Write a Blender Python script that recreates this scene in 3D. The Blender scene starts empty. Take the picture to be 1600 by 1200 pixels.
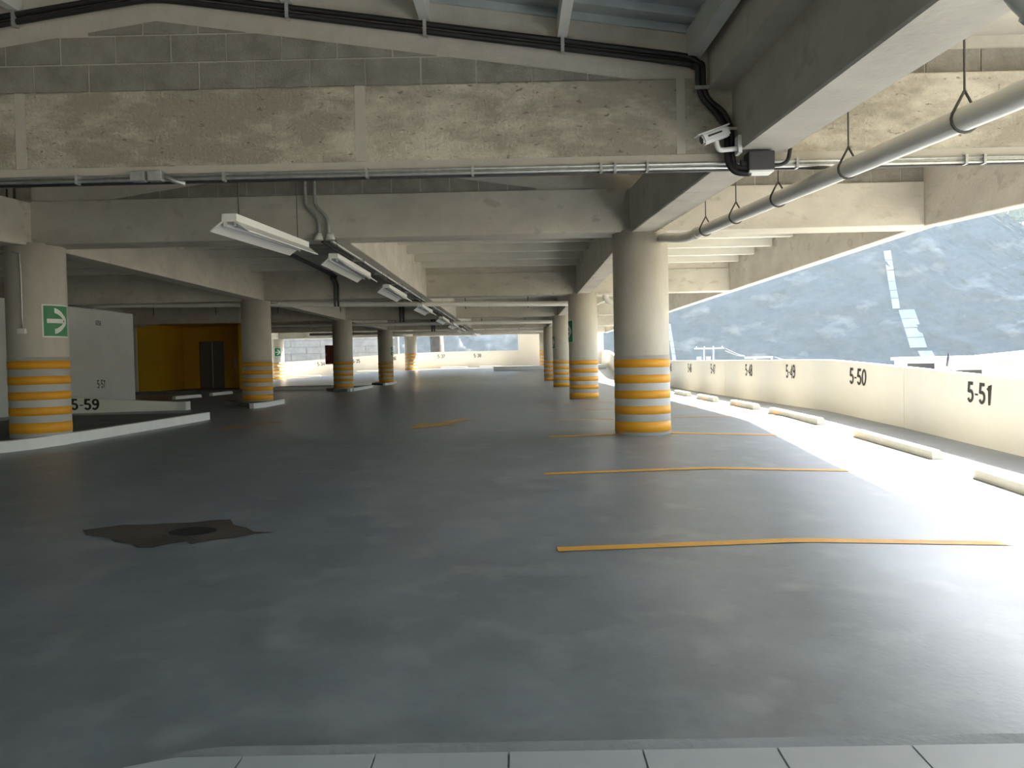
import bpy, bmesh, math, random
from mathutils import Vector, Matrix
random.seed(7)
S = bpy.context.scene
C = S.collection

# ------------------------------------------------------------------ camera
EYE = (0.0, 0.0, 1.03)
cam_d = bpy.data.cameras.new('camera'); cam_d.sensor_width = 36; cam_d.lens = 1250 / 1600 * 36
cam_d.clip_end = 2000
cam = bpy.data.objects.new('camera', cam_d); C.objects.link(cam)
yc = Vector((.008, .028, -1)).normalized()
xc = Vector((1, .0205, .008574)); xc = (xc - yc * xc.dot(yc)).normalized()
zc = xc.cross(yc)
cam.matrix_world = Matrix.Translation(EYE) @ Matrix((xc, yc, zc)).to_4x4()
S.camera = cam

# ------------------------------------------------------------------ sky, sun, exposure
SUN_AZ, SUN_EL = math.radians(47), math.radians(44)       # azimuth from +Y (ahead) towards +X (right)
w = bpy.data.worlds.new('world'); S.world = w; w.use_nodes = True
nt = w.node_tree; bg = nt.nodes['Background']
sky = nt.nodes.new('ShaderNodeTexSky'); sky.sky_type = 'NISHITA'; sky.sun_disc = False
sky.sun_elevation = SUN_EL; sky.sun_rotation = SUN_AZ; sky.air_density = 1.2; sky.dust_density = 2.0
nt.links.new(sky.outputs[0], bg.inputs[0]); bg.inputs[1].default_value = 0.25
sl = bpy.data.lights.new('sun', 'SUN'); sl.energy = 21.0; sl.angle = math.radians(1.0); sl.color = (1, .95, .87)
so = bpy.data.objects.new('sun', sl); C.objects.link(so)
sdir = Vector((math.sin(SUN_AZ) * math.cos(SUN_EL), math.cos(SUN_AZ) * math.cos(SUN_EL), math.sin(SUN_EL)))
so.rotation_euler = sdir.to_track_quat('Z', 'Y').to_euler(); so.location = (60, 60, 80)
S.view_settings.view_transform = 'Standard'; S.view_settings.look = 'None'
S.view_settings.exposure = 1.42; S.view_settings.gamma = 1.0; S.view_settings.use_curve_mapping = False
S.cycles.max_bounces = 12; S.cycles.diffuse_bounces = 8; S.cycles.volume_bounces = 1
S.cycles.use_denoising = True

# ------------------------------------------------------------------ materials
def mat(name, c1, c2=None, scale=3.0, rough=.8, rough2=None, bump=0.0, bscale=None, metal=0.0, spec=.5, stretch=(1, 1, 1), c3=None, s3=14.0, t3=.62, detail=8, w3=.1, rgh=.62, pos=(.36, .66)):
    m = bpy.data.materials.new(name); m.use_nodes = True
    n = m.node_tree.nodes; l = m.node_tree.links; b = n['Principled BSDF']
    b.inputs['Roughness'].default_value = rough; b.inputs['Metallic'].default_value = metal
    b.inputs['Specular IOR Level'].default_value = spec
    b.inputs['Base Color'].default_value = (*c1, 1)
    if c2 is None and not bump: return m
    tc = n.new('ShaderNodeNewGeometry'); mp = n.new('ShaderNodeMapping'); mp.inputs['Scale'].default_value = stretch
    l.new(tc.outputs['Position'], mp.inputs[0])
    nz = n.new('ShaderNodeTexNoise'); nz.inputs['Scale'].default_value = scale; nz.inputs['Detail'].default_value = detail; nz.inputs['Roughness'].default_value = rgh
    l.new(mp.outputs[0], nz.inputs[0])
    if c2 is not None:
        cr = n.new('ShaderNodeValToRGB'); cr.color_ramp.elements[0].position = pos[0]; cr.color_ramp.elements[1].position = pos[1]
        cr.color_ramp.elements[0].color = (*c1, 1); cr.color_ramp.elements[1].color = (*c2, 1)
        l.new(nz.outputs[0], cr.inputs[0]); out = cr.outputs[0]
        if c3 is not None:
            n3 = n.new('ShaderNodeTexNoise'); n3.inputs['Scale'].default_value = s3; n3.inputs['Detail'].default_value = 6
            l.new(mp.outputs[0], n3.inputs[0])
            r3 = n.new('ShaderNodeValToRGB'); r3.color_ramp.elements[0].position = t3; r3.color_ramp.elements[1].position = t3 + w3
            l.new(n3.outputs[0], r3.inputs[0])
            mx = n.new('ShaderNodeMixRGB'); mx.inputs[2].default_value = (*c3, 1)
            l.new(r3.outputs[0], mx.inputs[0]); l.new(out, mx.inputs[1]); out = mx.outputs[0]
        l.new(out, b.inputs['Base Color'])
    if rough2 is not None:
        mr = n.new('ShaderNodeMapRange'); mr.inputs[1].default_value = .3; mr.inputs[2].default_value = .7
        mr.inputs[3].default_value = rough; mr.inputs[4].default_value = rough2
        l.new(nz.outputs[0], mr.inputs[0]); l.new(mr.outputs[0], b.inputs['Roughness'])
    if bump:
        nb = n.new('ShaderNodeTexNoise'); nb.inputs['Scale'].default_value = bscale or scale * 8; nb.inputs['Detail'].default_value = 6
        l.new(tc.outputs['Position'], nb.inputs[0])
        bp = n.new('ShaderNodeBump'); bp.inputs['Strength'].default_value = bump; bp.inputs['Distance'].default_value = .02
        l.new(nb.outputs[0], bp.inputs['Height']); l.new(bp.outputs[0], b.inputs['Normal'])
    return m

M = dict(
    floor=mat('polished_concrete_floor', (.163, .187, .206), (.262, .290, .312), 1.1, .31, .42, .05, 30, spec=.5, c3=(.29, .313, .325), s3=2.6, t3=.53, w3=.2, detail=12, rgh=.72),
    concrete=mat('cast_concrete', (.46, .43, .375), (.58, .545, .475), 1.4, .85, None, .25, 24, stretch=(1, 1, 1.6), c3=(.42, .385, .33), s3=4, t3=.60),
    beamface=mat('weathered_concrete', (.35, .315, .255), (.60, .55, .45), 2.0, .88, None, .6, 40, stretch=(.7, 1, 1.5), c3=(.22, .19, .15), s3=20, t3=.63, w3=.05, pos=(.44, .60), detail=12, rgh=.7),
    patch=mat('smooth_plaster', (.46, .43, .375), (.52, .485, .42), 3, .85, None, .15, 30),
    column=mat('column_concrete', (.52, .485, .425), (.62, .585, .52), 2.2, .8, None, .12, 30, stretch=(1, 1, .5)),
    block=mat('block_grey', (.22, .205, .175), (.32, .30, .26), 5, .92, None, .5, 60, c3=(.32, .30, .26), s3=4, t3=.66),
    mortar=mat('mortar', (.47, .44, .385), (.54, .505, .445), 6, .9, None, .3, 40),
    stripe=mat('yellow_paint', (.85, .40, .02), (.80, .36, .03), 4, .55),
    greypaint=mat('grey_paint', (.50, .49, .48), (.56, .55, .53), 4, .6),
    cream=mat('cream_paint', (.87, .84, .76), (.90, .875, .80), 1.5, .6, c3=(.86, .81, .72), s3=1.2, t3=.62),
    white=mat('white_paint', (.80, .80, .78), (.74, .74, .72), 5, .6),
    whitewall=mat('white_wall_paint', (.60, .62, .60), (.67, .69, .67), 1.0, .65),
    yellow=mat('yellow_wall_paint', (.72, .42, .02), (.66, .37, .015), 1.5, .5),
    pvc=mat('white_pvc', (.66, .65, .61), (.72, .71, .67), 4, .38),
    lightwhite=mat('white_enamel', (.82, .82, .80), None, rough=.35),
    tube=mat('lamp_glass', (.86, .87, .86), None, rough=.2),
    steel=mat('galvanised_steel', (.42, .43, .42), (.55, .56, .55), 20, .42, metal=.7),
    deck=mat('galvanised_deck', (.34, .38, .38), (.46, .50, .50), 3, .5, metal=.25),
    purlin=mat('painted_purlin', (.58, .585, .56), (.64, .64, .61), 5, .55),
    joist=mat('painted_joist', (.60, .585, .52), (.66, .64, .58), 3, .6),
    rod=mat('dark_wire', (.09, .085, .08), None, rough=.6, metal=.3),
    black=mat('black_conduit', (.018, .016, .016), None, rough=.45),
    box=mat('dark_box', (.05, .05, .055), None, rough=.5),
    lettering=mat('black_lettering', (.035, .033, .03), None, rough=.6),
    green=mat('sign_green', (.015, .22, .08), None, rough=.4),
    signwhite=mat('sign_white', (.78, .80, .78), None, rough=.4),
    red=mat('maroon_enamel', (.16, .025, .025), None, rough=.4),
    stain=mat('damp_stain', (.050, .042, .032), (.105, .09, .072), 2.5, .55, .75, .4, 18),
    hole=mat('drain_hole', (.008, .007, .006), None, rough=.8),
    line=mat('yellow_line', (.80, .42, .05), (.72, .36, .05), 9, .5, .6),
    arrow=mat('worn_arrow_paint', (.62, .33, .05), (.42, .25, .07), 7, .55),
    tile=mat('grey_tile', (.42, .45, .46), (.47, .50, .51), 2, .42),
    kerb=mat('kerb_concrete', (.25, .27, .28), (.33, .35, .36), 3, .7, None, .2, 30),
    islandtop=mat('island_top', (.13, .13, .125), (.19, .19, .18), 2, .8),
    stop=mat('cream_stop', (.72, .66, .53), (.78, .72, .60), 6, .7),
    doorsteel=mat('brushed_door', (.17, .165, .17), (.21, .205, .21), 3, .38, metal=.6, stretch=(1, 1, .1)),
    glass=mat('lens_black', (.01, .01, .012), None, rough=.08),
    hill=mat('hillside', (.036, .041, .036), (.085, .083, .078), .16, .95, None, .0, c3=(.20, .185, .17), s3=.11, t3=.56, rgh=.8, detail=14, stretch=(1, 1, 2.2), w3=.16),
    chute=mat('chute_concrete', (.34, .34, .33), (.42, .42, .40), 1, .8),
    leaf=mat('leaves', (.07, .09, .035), (.16, .17, .06), .8, .7),
    bark=mat('bark', (.06, .05, .04), (.10, .085, .07), 3, .9),
    ground=mat('valley_ground', (.20, .19, .13), (.30, .28, .21), .06, .95),
    roofwhite=mat('white_roof', (.62, .63, .63), None, rough=.6),
    rwjoint=mat('retaining_joint', (.20, .19, .175), (.25, .24, .22), 2, .9),
    retain=mat('retaining_block', (.27, .255, .235), (.37, .35, .32), 1.5, .9, None, .3, 12),
)

# ------------------------------------------------------------------ helpers
def tilt(d): return .054 * (d - 11.3) if d < 11.3 else 0.0
def lerp(x, xs, ys):
    if x <= xs[0]: return ys[0]
    for a, b, p, q in zip(xs, xs[1:], ys, ys[1:]):
        if x <= b: return p + (q - p) * (x - a) / (b - a)
    return ys[-1]
def fz(x, d):                                  # height of the parking deck: ramps up towards the first columns, level, then rises at the far end
    t = min(max((x - 2) / 3.7, 0), 1); z = -.054 * max(0, 11.3 + 3.7 * t - d)
    u = min(max((d - 41) / 10, 0), 1)
    return z + lerp(x, (-16, -12, -9, -5), (.18, .4, .58, .68)) * u * u * (3 - 2 * u)
def tag(o, label=None, cat=None, group=None, kind=None):
    for k, v in (('label', label), ('category', cat), ('group', group), ('kind', kind)):
        if v: o[k] = v
    return o
def mesh(name, verts, faces, m, parent=None, smooth=False):
    me = bpy.data.meshes.new(name); me.from_pydata([tuple(v) for v in verts], [], faces); me.materials.append(M[m])
    bm = bmesh.new(); bm.from_mesh(me); bmesh.ops.recalc_face_normals(bm, faces=bm.faces); bm.to_mesh(me); bm.free()
    if smooth:
        for p in me.polygons: p.use_smooth = True
    o = bpy.data.objects.new(name, me); C.objects.link(o); o.parent = parent
    return o
def share(name, src, loc, parent=None, rz=0.0):
    o = bpy.data.objects.new(name, src.data); C.objects.link(o); o.location = loc; o.rotation_euler = (0, 0, rz); o.parent = parent
    return o
def empty(name, loc=(0, 0, 0)):
    o = bpy.data.objects.new(name, None); C.objects.link(o); o.location = loc; o.empty_display_size = .2
    return o
BOXF = [(0, 1, 2, 3), (7, 6, 5, 4), (0, 4, 5, 1), (1, 5, 6, 2), (2, 6, 7, 3), (3, 7, 4, 0)]
def boxv(x0, x1, y0, y1, z0, z1, f=None):
    v = [(x0, y0, z0), (x1, y0, z0), (x1, y1, z0), (x0, y1, z0), (x0, y0, z1), (x1, y0, z1), (x1, y1, z1), (x0, y1, z1)]
    return [(a, b, c + (f(b) if f else 0)) for a, b, c in v]
def box(name, x0, x1, y0, y1, z0, z1, m, parent=None, f=None, bev=0.0):
    o = mesh(name, boxv(x0, x1, y0, y1, z0, z1, f), BOXF, m, parent)
    if bev:
        b = bmesh.new(); b.from_mesh(o.data); bmesh.ops.bevel(b, geom=list(b.edges), offset=bev, segments=2, affect='EDGES', profile=.5)
        b.to_mesh(o.data); b.free()
    return o
def prism(name, poly, axis, a0, a1, m, parent=None):   # poly of 2-D points, extruded along axis 'x','y' or 'z'
    def P(p, a): return {'x': (a, p[0], p[1]), 'y': (p[0], a, p[1]), 'z': (p[0], p[1], a)}[axis]
    n = len(poly); v = [P(p, a0) for p in poly] + [P(p, a1) for p in poly]
    f = [tuple(range(n)), tuple(range(2 * n - 1, n - 1, -1))] + [(i, (i + 1) % n, n + (i + 1) % n, n + i) for i in range(n)]
    return mesh(name, v, f, m, parent)
def smoothpts(pts, k=5):
    pts = [Vector(p) for p in pts]; out = []
    for i in range(len(pts) - 1):
        p0 = pts[max(i - 1, 0)]; p1 = pts[i]; p2 = pts[i + 1]; p3 = pts[min(i + 2, len(pts) - 1)]
        for j in range(k):
            t = j / k
            out.append(.5 * ((2 * p1) + (p2 - p0) * t + (2 * p0 - 5 * p1 + 4 * p2 - p3) * t * t + (3 * p1 - p0 - 3 * p2 + p3) * t ** 3))
    return out + [pts[-1]]
def tube_geo(pts, r, n=10):
    pts = [Vector(p) for p in pts]; v = []; f = []
    up = None
    for i, p in enumerate(pts):
        t = (pts[min(i + 1, len(pts) - 1)] - pts[max(i - 1, 0)]).normalized()
        if up is None: up = t.orthogonal().normalized()
        else: up = (up - t * up.dot(t)); up = up.normalized() if up.length > 1e-6 else t.orthogonal().normalized()
        s = t.cross(up)
        for k in range(n):
            a = 2 * math.pi * k / n; v.append(p + (up * math.cos(a) + s * math.sin(a)) * r)
        if i:
            for k in range(n): f.append(((i - 1) * n + k, (i - 1) * n + (k + 1) % n, i * n + (k + 1) % n, i * n + k))
    f.append(tuple(range(n))); f.append(tuple(range(len(v) - n, len(v))))
    return v, f
def tube(name, pts, r, m, parent=None, n=10):
    v, f = tube_geo(pts, r, n); o = mesh(name, v, f, m, parent)
    for p in o.data.polygons: p.use_smooth = len(p.vertices) == 4
    return o
def cyl(name, x, y, z0, z1, r, m, parent=None, n=40, r1=None):
    r1 = r if r1 is None else r1
    v = [(x + (r if k == 0 else r1) * math.cos(2 * math.pi * i / n), y + (r if k == 0 else r1) * math.sin(2 * math.pi * i / n), (z0, z1)[k]) for k in (0, 1) for i in range(n)]
    f = [(i, (i + 1) % n, n + (i + 1) % n, n + i) for i in range(n)] + [tuple(range(n)), tuple(range(n, 2 * n))]
    o = mesh(name, v, f, m, parent)
    for p in o.data.polygons: p.use_smooth = len(p.vertices) == 4
    return o
def arc(cx, cy, rx, ry, a0, a1, k=10): return [(cx + rx * math.cos(math.radians(a0 + (a1 - a0) * i / k)), cy + ry * math.sin(math.radians(a0 + (a1 - a0) * i / k))) for i in range(k + 1)]
GLYPH = {                                       # centre lines of the painted digits in a cell 0.5 wide, 1 high
    '0': [arc(.25, .5, .20, .43, 0, 360, 24)], '1': [[(.06, .70), (.26, .92), (.26, 0)]],
    '2': [arc(.25, .70, .19, .22, 170, -40) + [(.06, .07), (.47, .07)]], '3': [arc(.24, .71, .18, .21, 165, -80) + arc(.24, .28, .20, .22, 85, -165)],
    '4': [[(.36, 0), (.36, .92), (.04, .28), (.49, .28)]], '5': [[(.44, .92), (.12, .92), (.08, .50)] + arc(.25, .31, .19, .24, 115, -155, 14)],
    '6': [arc(.26, .29, .18, .22, 0, 360, 18), arc(.30, .42, .24, .51, 50, 190)], '7': [[(.03, .85), (.47, .85)], [(.40, .86), (.27, .5), (.18, 0)]],
    '8': [arc(.25, .72, .17, .20, 0, 360, 18), arc(.25, .28, .20, .22, 0, 360, 18)], '9': [arc(.24, .70, .18, .22, 0, 360, 18), arc(.20, .57, .24, .50, 10, -130)],
    '-': [[(.04, .42), (.30, .42)]]}
TXT = {}
def text(name, s, size, origin, right, up, m, parent, sx=.9, bold=.155):
    key = (s, size, sx, bold)
    if key not in TXT:
        vs = []; fs = []; x = 0; lay = 0
        for ch in s:
            for pl_ in GLYPH[ch]:
                w2 = (bold * (.55 if ch == '-' else 1)) / 2; pts = [Vector((x + p[0], p[1] - .46, 0)) for p in pl_]
                for i in range(len(pts)):
                    t = (pts[min(i + 1, len(pts) - 1)] - pts[max(i - 1, 0)]).normalized(); q = Vector((-t.y, t.x, 0))
                    cl = (pts[0] - pts[-1]).length < 1e-4
                    if cl and i in (0, len(pts) - 1): t = (pts[1] - pts[-2]).normalized(); q = Vector((-t.y, t.x, 0))
                    k_ = w2
                    if 0 < i < len(pts) - 1:
                        d1 = (pts[i] - pts[i - 1]).normalized(); k_ = w2 / max(abs(Vector((-d1.y, d1.x, 0)).dot(q)), .45)
                    vs += [pts[i] + q * k_, pts[i] - q * k_]
                    if i: b_ = len(vs); fs.append((b_ - 4, b_ - 2, b_ - 1, b_ - 3))
            x += .36 if ch == '-' else .58
        vs = [((v_.x - x / 2 + .04) * size * sx, v_.y * size, 0) for v_ in vs]
        me = bpy.data.meshes.new('lettering'); me.from_pydata(vs, [], fs); me.materials.append(M[m]); TXT[key] = me
    o = bpy.data.objects.new(name, TXT[key]); C.objects.link(o); o.parent = parent
    r = Vector(right).normalized(); u = Vector(up).normalized(); nn = r.cross(u).normalized(); u = nn.cross(r)
    o.matrix_world = Matrix.Translation(origin) @ Matrix((r, u, nn)).transposed().to_4x4()
    return o
def clip(poly, a, b, c):                      # keep a*x+b*y<=c
    out = []
    for i in range(len(poly)):
        p, q = poly[i], poly[(i + 1) % len(poly)]
        dp, dq = a * p[0] + b * p[1] - c, a * q[0] + b * q[1] - c
        if dp <= 0: out.append(p)
        if dp * dq < 0:
            t = dp / (dp - dq); out.append((p[0] + (q[0] - p[0]) * t, p[1] + (q[1] - p[1]) * t))
    return out

XL, XR, XM = -6.87, 1.75, -2.56               # column rows and the middle of the bay
SOF, TOP, DECK = 2.78, 3.38, 3.62
ROWS = (11.3, 21.4, 31.4, 41.4, 51.4)

# ------------------------------------------------------------------ floor
xs = [-20 + .45 * i for i in range(61)]; ds = [-8 + .5 * i for i in range(126)]
v = [(x, d, fz(x, d)) for d in ds for x in xs]; n = len(xs)
f = [(j * n + i, j * n + i + 1, (j + 1) * n + i + 1, (j + 1) * n + i) for j in range(len(ds) - 1) for i in range(n - 1)]
floor = tag(mesh('floor', v, f, 'floor', smooth=True), 'polished grey concrete parking deck', kind='structure')
def strip(name, a, b, wd, m, h=.004, seg=24):  # a painted band lying on the deck
    a = Vector((*a, 0)); b = Vector((*b, 0)); t = (b - a).normalized(); s = Vector((-t.y, t.x, 0)) * wd / 2
    vs = []
    for i in range(seg + 1):
        p = a.lerp(b, i / seg)
        for q in (p + s, p - s): vs.append((q.x, q.y, fz(q.x, q.y) + h))
    return mesh(name, vs, [(2 * i, 2 * i + 1, 2 * i + 3, 2 * i + 2) for i in range(seg)], m, floor)
for a, b in (((.25, 5.63), (5.3, 5.98)), ((.245, 8.38), (5.0, 8.80)), ((.40, 11.0), (4.7, 11.45)), ((.4, 13.75), (4.7, 14.1)), ((.4, 16.5), (4.6, 16.8)), ((.4, 19.2), (4.6, 19.5))):
    strip('parking_line', a, b, .105, 'line')
def arrow(tail, head, wd):
    t = Vector((*head, 0)) - Vector((*tail, 0)); L = t.length; t.normalize(); s = Vector((-t.y, t.x, 0)); o = Vector((*tail, 0))
    pts = [(0, .5), (L * .55, .5), (L * .5, 1.7), (L, 0), (L * .5, -1.7), (L * .55, -.5), (0, -.5)]
    vs = [o + t * a + s * b * wd for a, b in pts]
    mesh('floor_arrow', [(p.x, p.y, fz(p.x, p.y) + .006) for p in vs], [(0, 1, 5, 6), (1, 2, 3), (1, 3, 5), (5, 3, 4)], 'arrow', floor)
arrow((-.95, 14.5), (-1.75, 12.55), .24); arrow((-4.45, 14.9), (-5.1, 12.9), .12)
# damp stain with the dark drain hole
ring = [(-3.56, 6.42), (-3.45, 6.27), (-3.22, 6.16), (-3.10, 6.04), (-2.95, 5.98), (-2.86, 5.88), (-2.73, 5.87), (-2.66, 5.97), (-2.55, 6.02), (-2.48, 5.94), (-2.36, 6.05), (-2.2, 6.10), (-2.10, 6.20), (-1.93, 6.235),
        (-2.12, 6.27), (-2.22, 6.40), (-2.36, 6.50), (-2.45, 6.68), (-2.62, 6.66), (-2.74, 6.60), (-2.95, 6.59), (-3.12, 6.56), (-3.3, 6.57), (-3.42, 6.50)]
vs = [(x, y, fz(x, y) + .003) for x, y in ring]; c = (-2.8, 6.28); vs.append((*c, fz(*c) + .003))
st = mesh('stain', vs, [(i, (i + 1) % len(ring), len(ring)) for i in range(len(ring))], 'stain', floor)
vs = [(-2.62 + .19 * math.cos(a), 6.31 + .13 * math.sin(a)) for a in [k * math.pi / 10 for k in range(20)]]
mesh('drain_hole', [(x, y, fz(x, y) + .005) for x, y in vs], [tuple(range(20))], 'hole', st)

# sidewalk in the foreground
KX, KD, KH = -1.46, 2.955, .06
sw = empty('sidewalk', (0, 2.5, -.5)); tag(sw, kind='structure')
pl = [(9, KD), (KX + .35, KD)] + [(KX + .35 - .4 * math.sin(a), KD - .4 + .4 * math.cos(a)) for a in [k * math.pi / 16 for k in range(1, 9)]] + [(KX - .05, -8), (9, -8)]
def slope_prism(name, poly, h0, h1, m, parent):
    nn = len(poly); vs = [(x, y, fz(min(x, 2), y) + h0) for x, y in poly] + [(x, y, fz(min(x, 2), y) + h1) for x, y in poly]
    o = mesh(name, vs, [tuple(range(nn)), tuple(range(2 * nn - 1, nn - 1, -1))] + [(i, (i + 1) % nn, nn + (i + 1) % nn, nn + i) for i in range(nn)], m)
    o.parent = parent; o.matrix_parent_inverse = parent.matrix_world.inverted() if False else Matrix.Translation(-Vector(parent.location)); return o
slope_prism('kerb_slab', pl, -.3, KH, 'kerb', sw)
T = .486; TX0 = -1.036
for r in range(3):
    for k in range(-1, 12):
        x0 = TX0 + k * T; y1 = KD - .085 - r * T
        if k == -1: p = [(KX + .06, y1 - T + .006), (x0 + T - .004, y1 - T + .006), (x0 + T - .004, y1), (x0 + .25, y1), (x0 + .08, y1 - .06)] if r == 0 else [(KX + .06, y1 - T + .006), (x0 + T - .004, y1 - T + .006), (x0 + T - .004, y1), (KX + .06, y1)]
        else: p = [(x0 + .004, y1 - T + .006), (x0 + T - .004, y1 - T + .006), (x0 + T - .004, y1), (x0 + .004, y1)]
        slope_prism('tile', p, KH - .01, KH + .008, 'tile', sw)

# ------------------------------------------------------------------ ceiling: gabled steel deck overhead, joisted deck further in
ceil = tag(empty('ceiling', (0, 0, 0)), kind='structure')
GX0, GX1, GPK = -6.6, 1.42, 3.91             # eaves and ridge height at d=5.8
GS = .145
def gz(x): return GPK - GS * abs(x - XM)
def corr(name, x0, x1, d0, d1, pitch=.30):    # trapezoid decking, ribs running along x
    prof = []; d = d0
    while d < d1:
        prof += [(d, 0), (d + .07, 0), (d + .10, .045), (d + .27, .045)]; d += pitch
    prof.append((d, 0)); vs = []
    for x in (x0, x1):
        for (dd, h) in prof: vs.append((x, dd, gz(x) + h + .054 * (dd - 5.8)))
    m_ = len(prof)
    o = mesh(name, vs, [(i, i + 1, m_ + i + 1, m_ + i) for i in range(m_ - 1)], 'deck', ceil)
    md = o.modifiers.new('t', 'SOLIDIFY'); md.thickness = .004
    return o
corr('roof_deck', XM, GX1, -8, 11.1); corr('roof_deck', GX0, XM, -8, 11.1)
for x in (.36, -.62, -1.60, -2.58, -3.56, -4.54, -5.52):
    h = .15
    for a, b in ((-8, 5.83), (6.05, 11.05)):
        prism('purlin', [(a, gz(x) - h + tilt(a) - tilt(5.8)), (b, gz(x) - h + tilt(b) - tilt(5.8)), (b, gz(x) + tilt(b) - tilt(5.8)), (a, gz(x) + tilt(a) - tilt(5.8))], 'x', x - .035, x + .035, 'purlin', ceil)
for x in (1.30, -6.44):
    prism('edge_channel', [(-8, gz(x) - .17 + tilt(-8) - tilt(5.8)), (5.82, gz(x) - .17), (5.82, gz(x) + .02), (-8, gz(x) + .02 + tilt(-8) - tilt(5.8))], 'x', x - .05, x + .05, 'purlin', ceil)
for x0, x1, d0, d1 in ((1.42, 5.82, -8, 11.2), (-20, -6.6, -8, 11.2)):
    box('roof_slab', x0, x1, d0, d1, DECK, DECK + .15, 'concrete', ceil, tilt)
box('roof_slab', -20, 5.95, 11.2, 52.55, DECK, DECK + .15, 'joist', ceil)
SP = ((-2.38, 1.57), (-6.69, -2.74), (1.93, 5.55), (-15.0, -7.05))
for x0, x1 in SP:
    src = None
    for r0, r1 in zip(ROWS, ROWS[1:]):
        for k in range(7):
            d = r0 + .95 + k * 1.32
            if src is None: src = box('joist', x0, x1, -.07, .07, DECK - .19, DECK, 'joist', ceil); src.location = (0, d, 0)
            else: share('joist', src, (0, d, 0), ceil)

# ------------------------------------------------------------------ parapet walls with the bay numbers
PX = [(-8, 7.1), (-2, 7.0), (6, 6.6), (9.8, 6.22), (12.5, 6.02), (15.4, 5.66), (20.8, 5.52), (29, 5.47), (56, 5.47)]
def wallx(d): return lerp(d, [p[0] for p in PX], [p[1] for p in PX])
wr = tag(empty('wall_right', (6, 20, 0)), kind='structure')
def keep(o, par):
    o.parent = par; o.matrix_parent_inverse = Matrix.Translation(-Vector(par.location)); return o
HW, WT = .95, .16
cuts = [-8, 4.0, 12.55, 21.4, 31.4, 41.4, 54]
for a, b in zip(cuts, cuts[1:]):
    dd = sorted({a + .006, b - .006} | {p[0] for p in PX if a < p[0] < b} | {a + .006 + (b - a - .012) * i / 8 for i in range(1, 8)})
    vs = []
    for d in dd:
        x = wallx(d); z = fz(x, d)
        vs += [(x, d, z - .2), (x, d, z + HW), (x + WT, d, z + HW), (x + WT, d, z - 1.6)]
    fs = [(4 * i + k, 4 * i + (k + 1) % 4, 4 * i + 4 + (k + 1) % 4, 4 * i + 4 + k) for i in range(len(dd) - 1) for k in range(4)] + [(0, 1, 2, 3), tuple(4 * (len(dd) - 1) + k for k in range(4))]
    keep(mesh('parapet_panel', vs, fs, 'cream'), wr)
for s, d in (('5-51', 10.72), ('5-50', 13.85), ('5-49', 16.6), ('5-48', 19.35), ('5-47', 22.7), ('5-46', 25.7), ('5-45', 28.9)):
    x = wallx(d); t = Vector((wallx(d - .4) - wallx(d + .4), -.8, fz(wallx(d - .4), d - .4) - fz(wallx(d + .4), d + .4))).normalized()
    keep(text('bay_number', s, .285, (x - .006, d, fz(x, d) + HW - .25), t, (0, 0, 1), 'lettering', None), wr).matrix_parent_inverse = Matrix.Translation(-Vector(wr.location))

wf = tag(empty('wall_far', (-6, 53, .5)), kind='structure')
FD, FH = 53.0, 1.1
for a, b in ((-20, -16), (-16, -12), (-12, -9), (-9, -5), (-5, 0)):
    vs = [(x, y, fz(x, FD) + h) for x in (a, b) for y, h in ((FD, -.3), (FD, FH), (FD + .18, FH), (FD + .18, -1.5))]
    keep(mesh('parapet_panel', vs, [(0, 1, 2, 3), (4, 5, 6, 7), (0, 1, 5, 4), (1, 2, 6, 5), (2, 3, 7, 6), (3, 0, 4, 7)], 'cream'), wf)
for s, x in (('5-34', -13.1), ('5-35', -10.75), ('5-36', -8.35), ('5-37', -5.1), ('5-38', -2.7)):
    keep(text('bay_number', s, .24, (x, FD - .005, fz(x, FD) + FH - .30), (1, 0, lerp(x, (-12, -5), (.06, .02))), (0, 0, 1), 'lettering', None, sx=1.0), wf)
keep(box('end_wall', 0, 5.65, FD - .02, FD + .2, .2, DECK, 'cream'), wf)
isl = tag(box('kerb_island', -1.5, 5.3, 48.0, 51.0, .40, .76, 'white', None, None, .02), 'low white kerb island in front of the tall cream end wall', 'kerb')
for x in (-13.8, -9.7, -4.2, -1.7):
    tag(box('wheel_stop', x - .85, x + .85, 52.1, 52.25, fz(x, 52) - .02, fz(x, 52) + .11, 'stop', None, None, .02),
        {-13.8: 'cream wheel stop under number 5-34 by the far parapet', -9.7: 'cream wheel stop below number 5-35 by the far parapet', -4.2: 'cream wheel stop below number 5-37 by the far parapet', -1.7: 'cream wheel stop below number 5-38 by the far parapet'}[x], 'wheel stop', 'wheel stops along the far parapet')

# back and left enclosure of the storey
tag(box('wall_back', -20, 7.3, -8.2, -8.0, -2.5, 1.55, 'cream'), kind='structure')  # unseen; height set by how much daylight comes in from behind
tag(box('wall_left', -20.2, -20, -8.2, 54, -2, 4, 'whitewall'), kind='structure')

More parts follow.
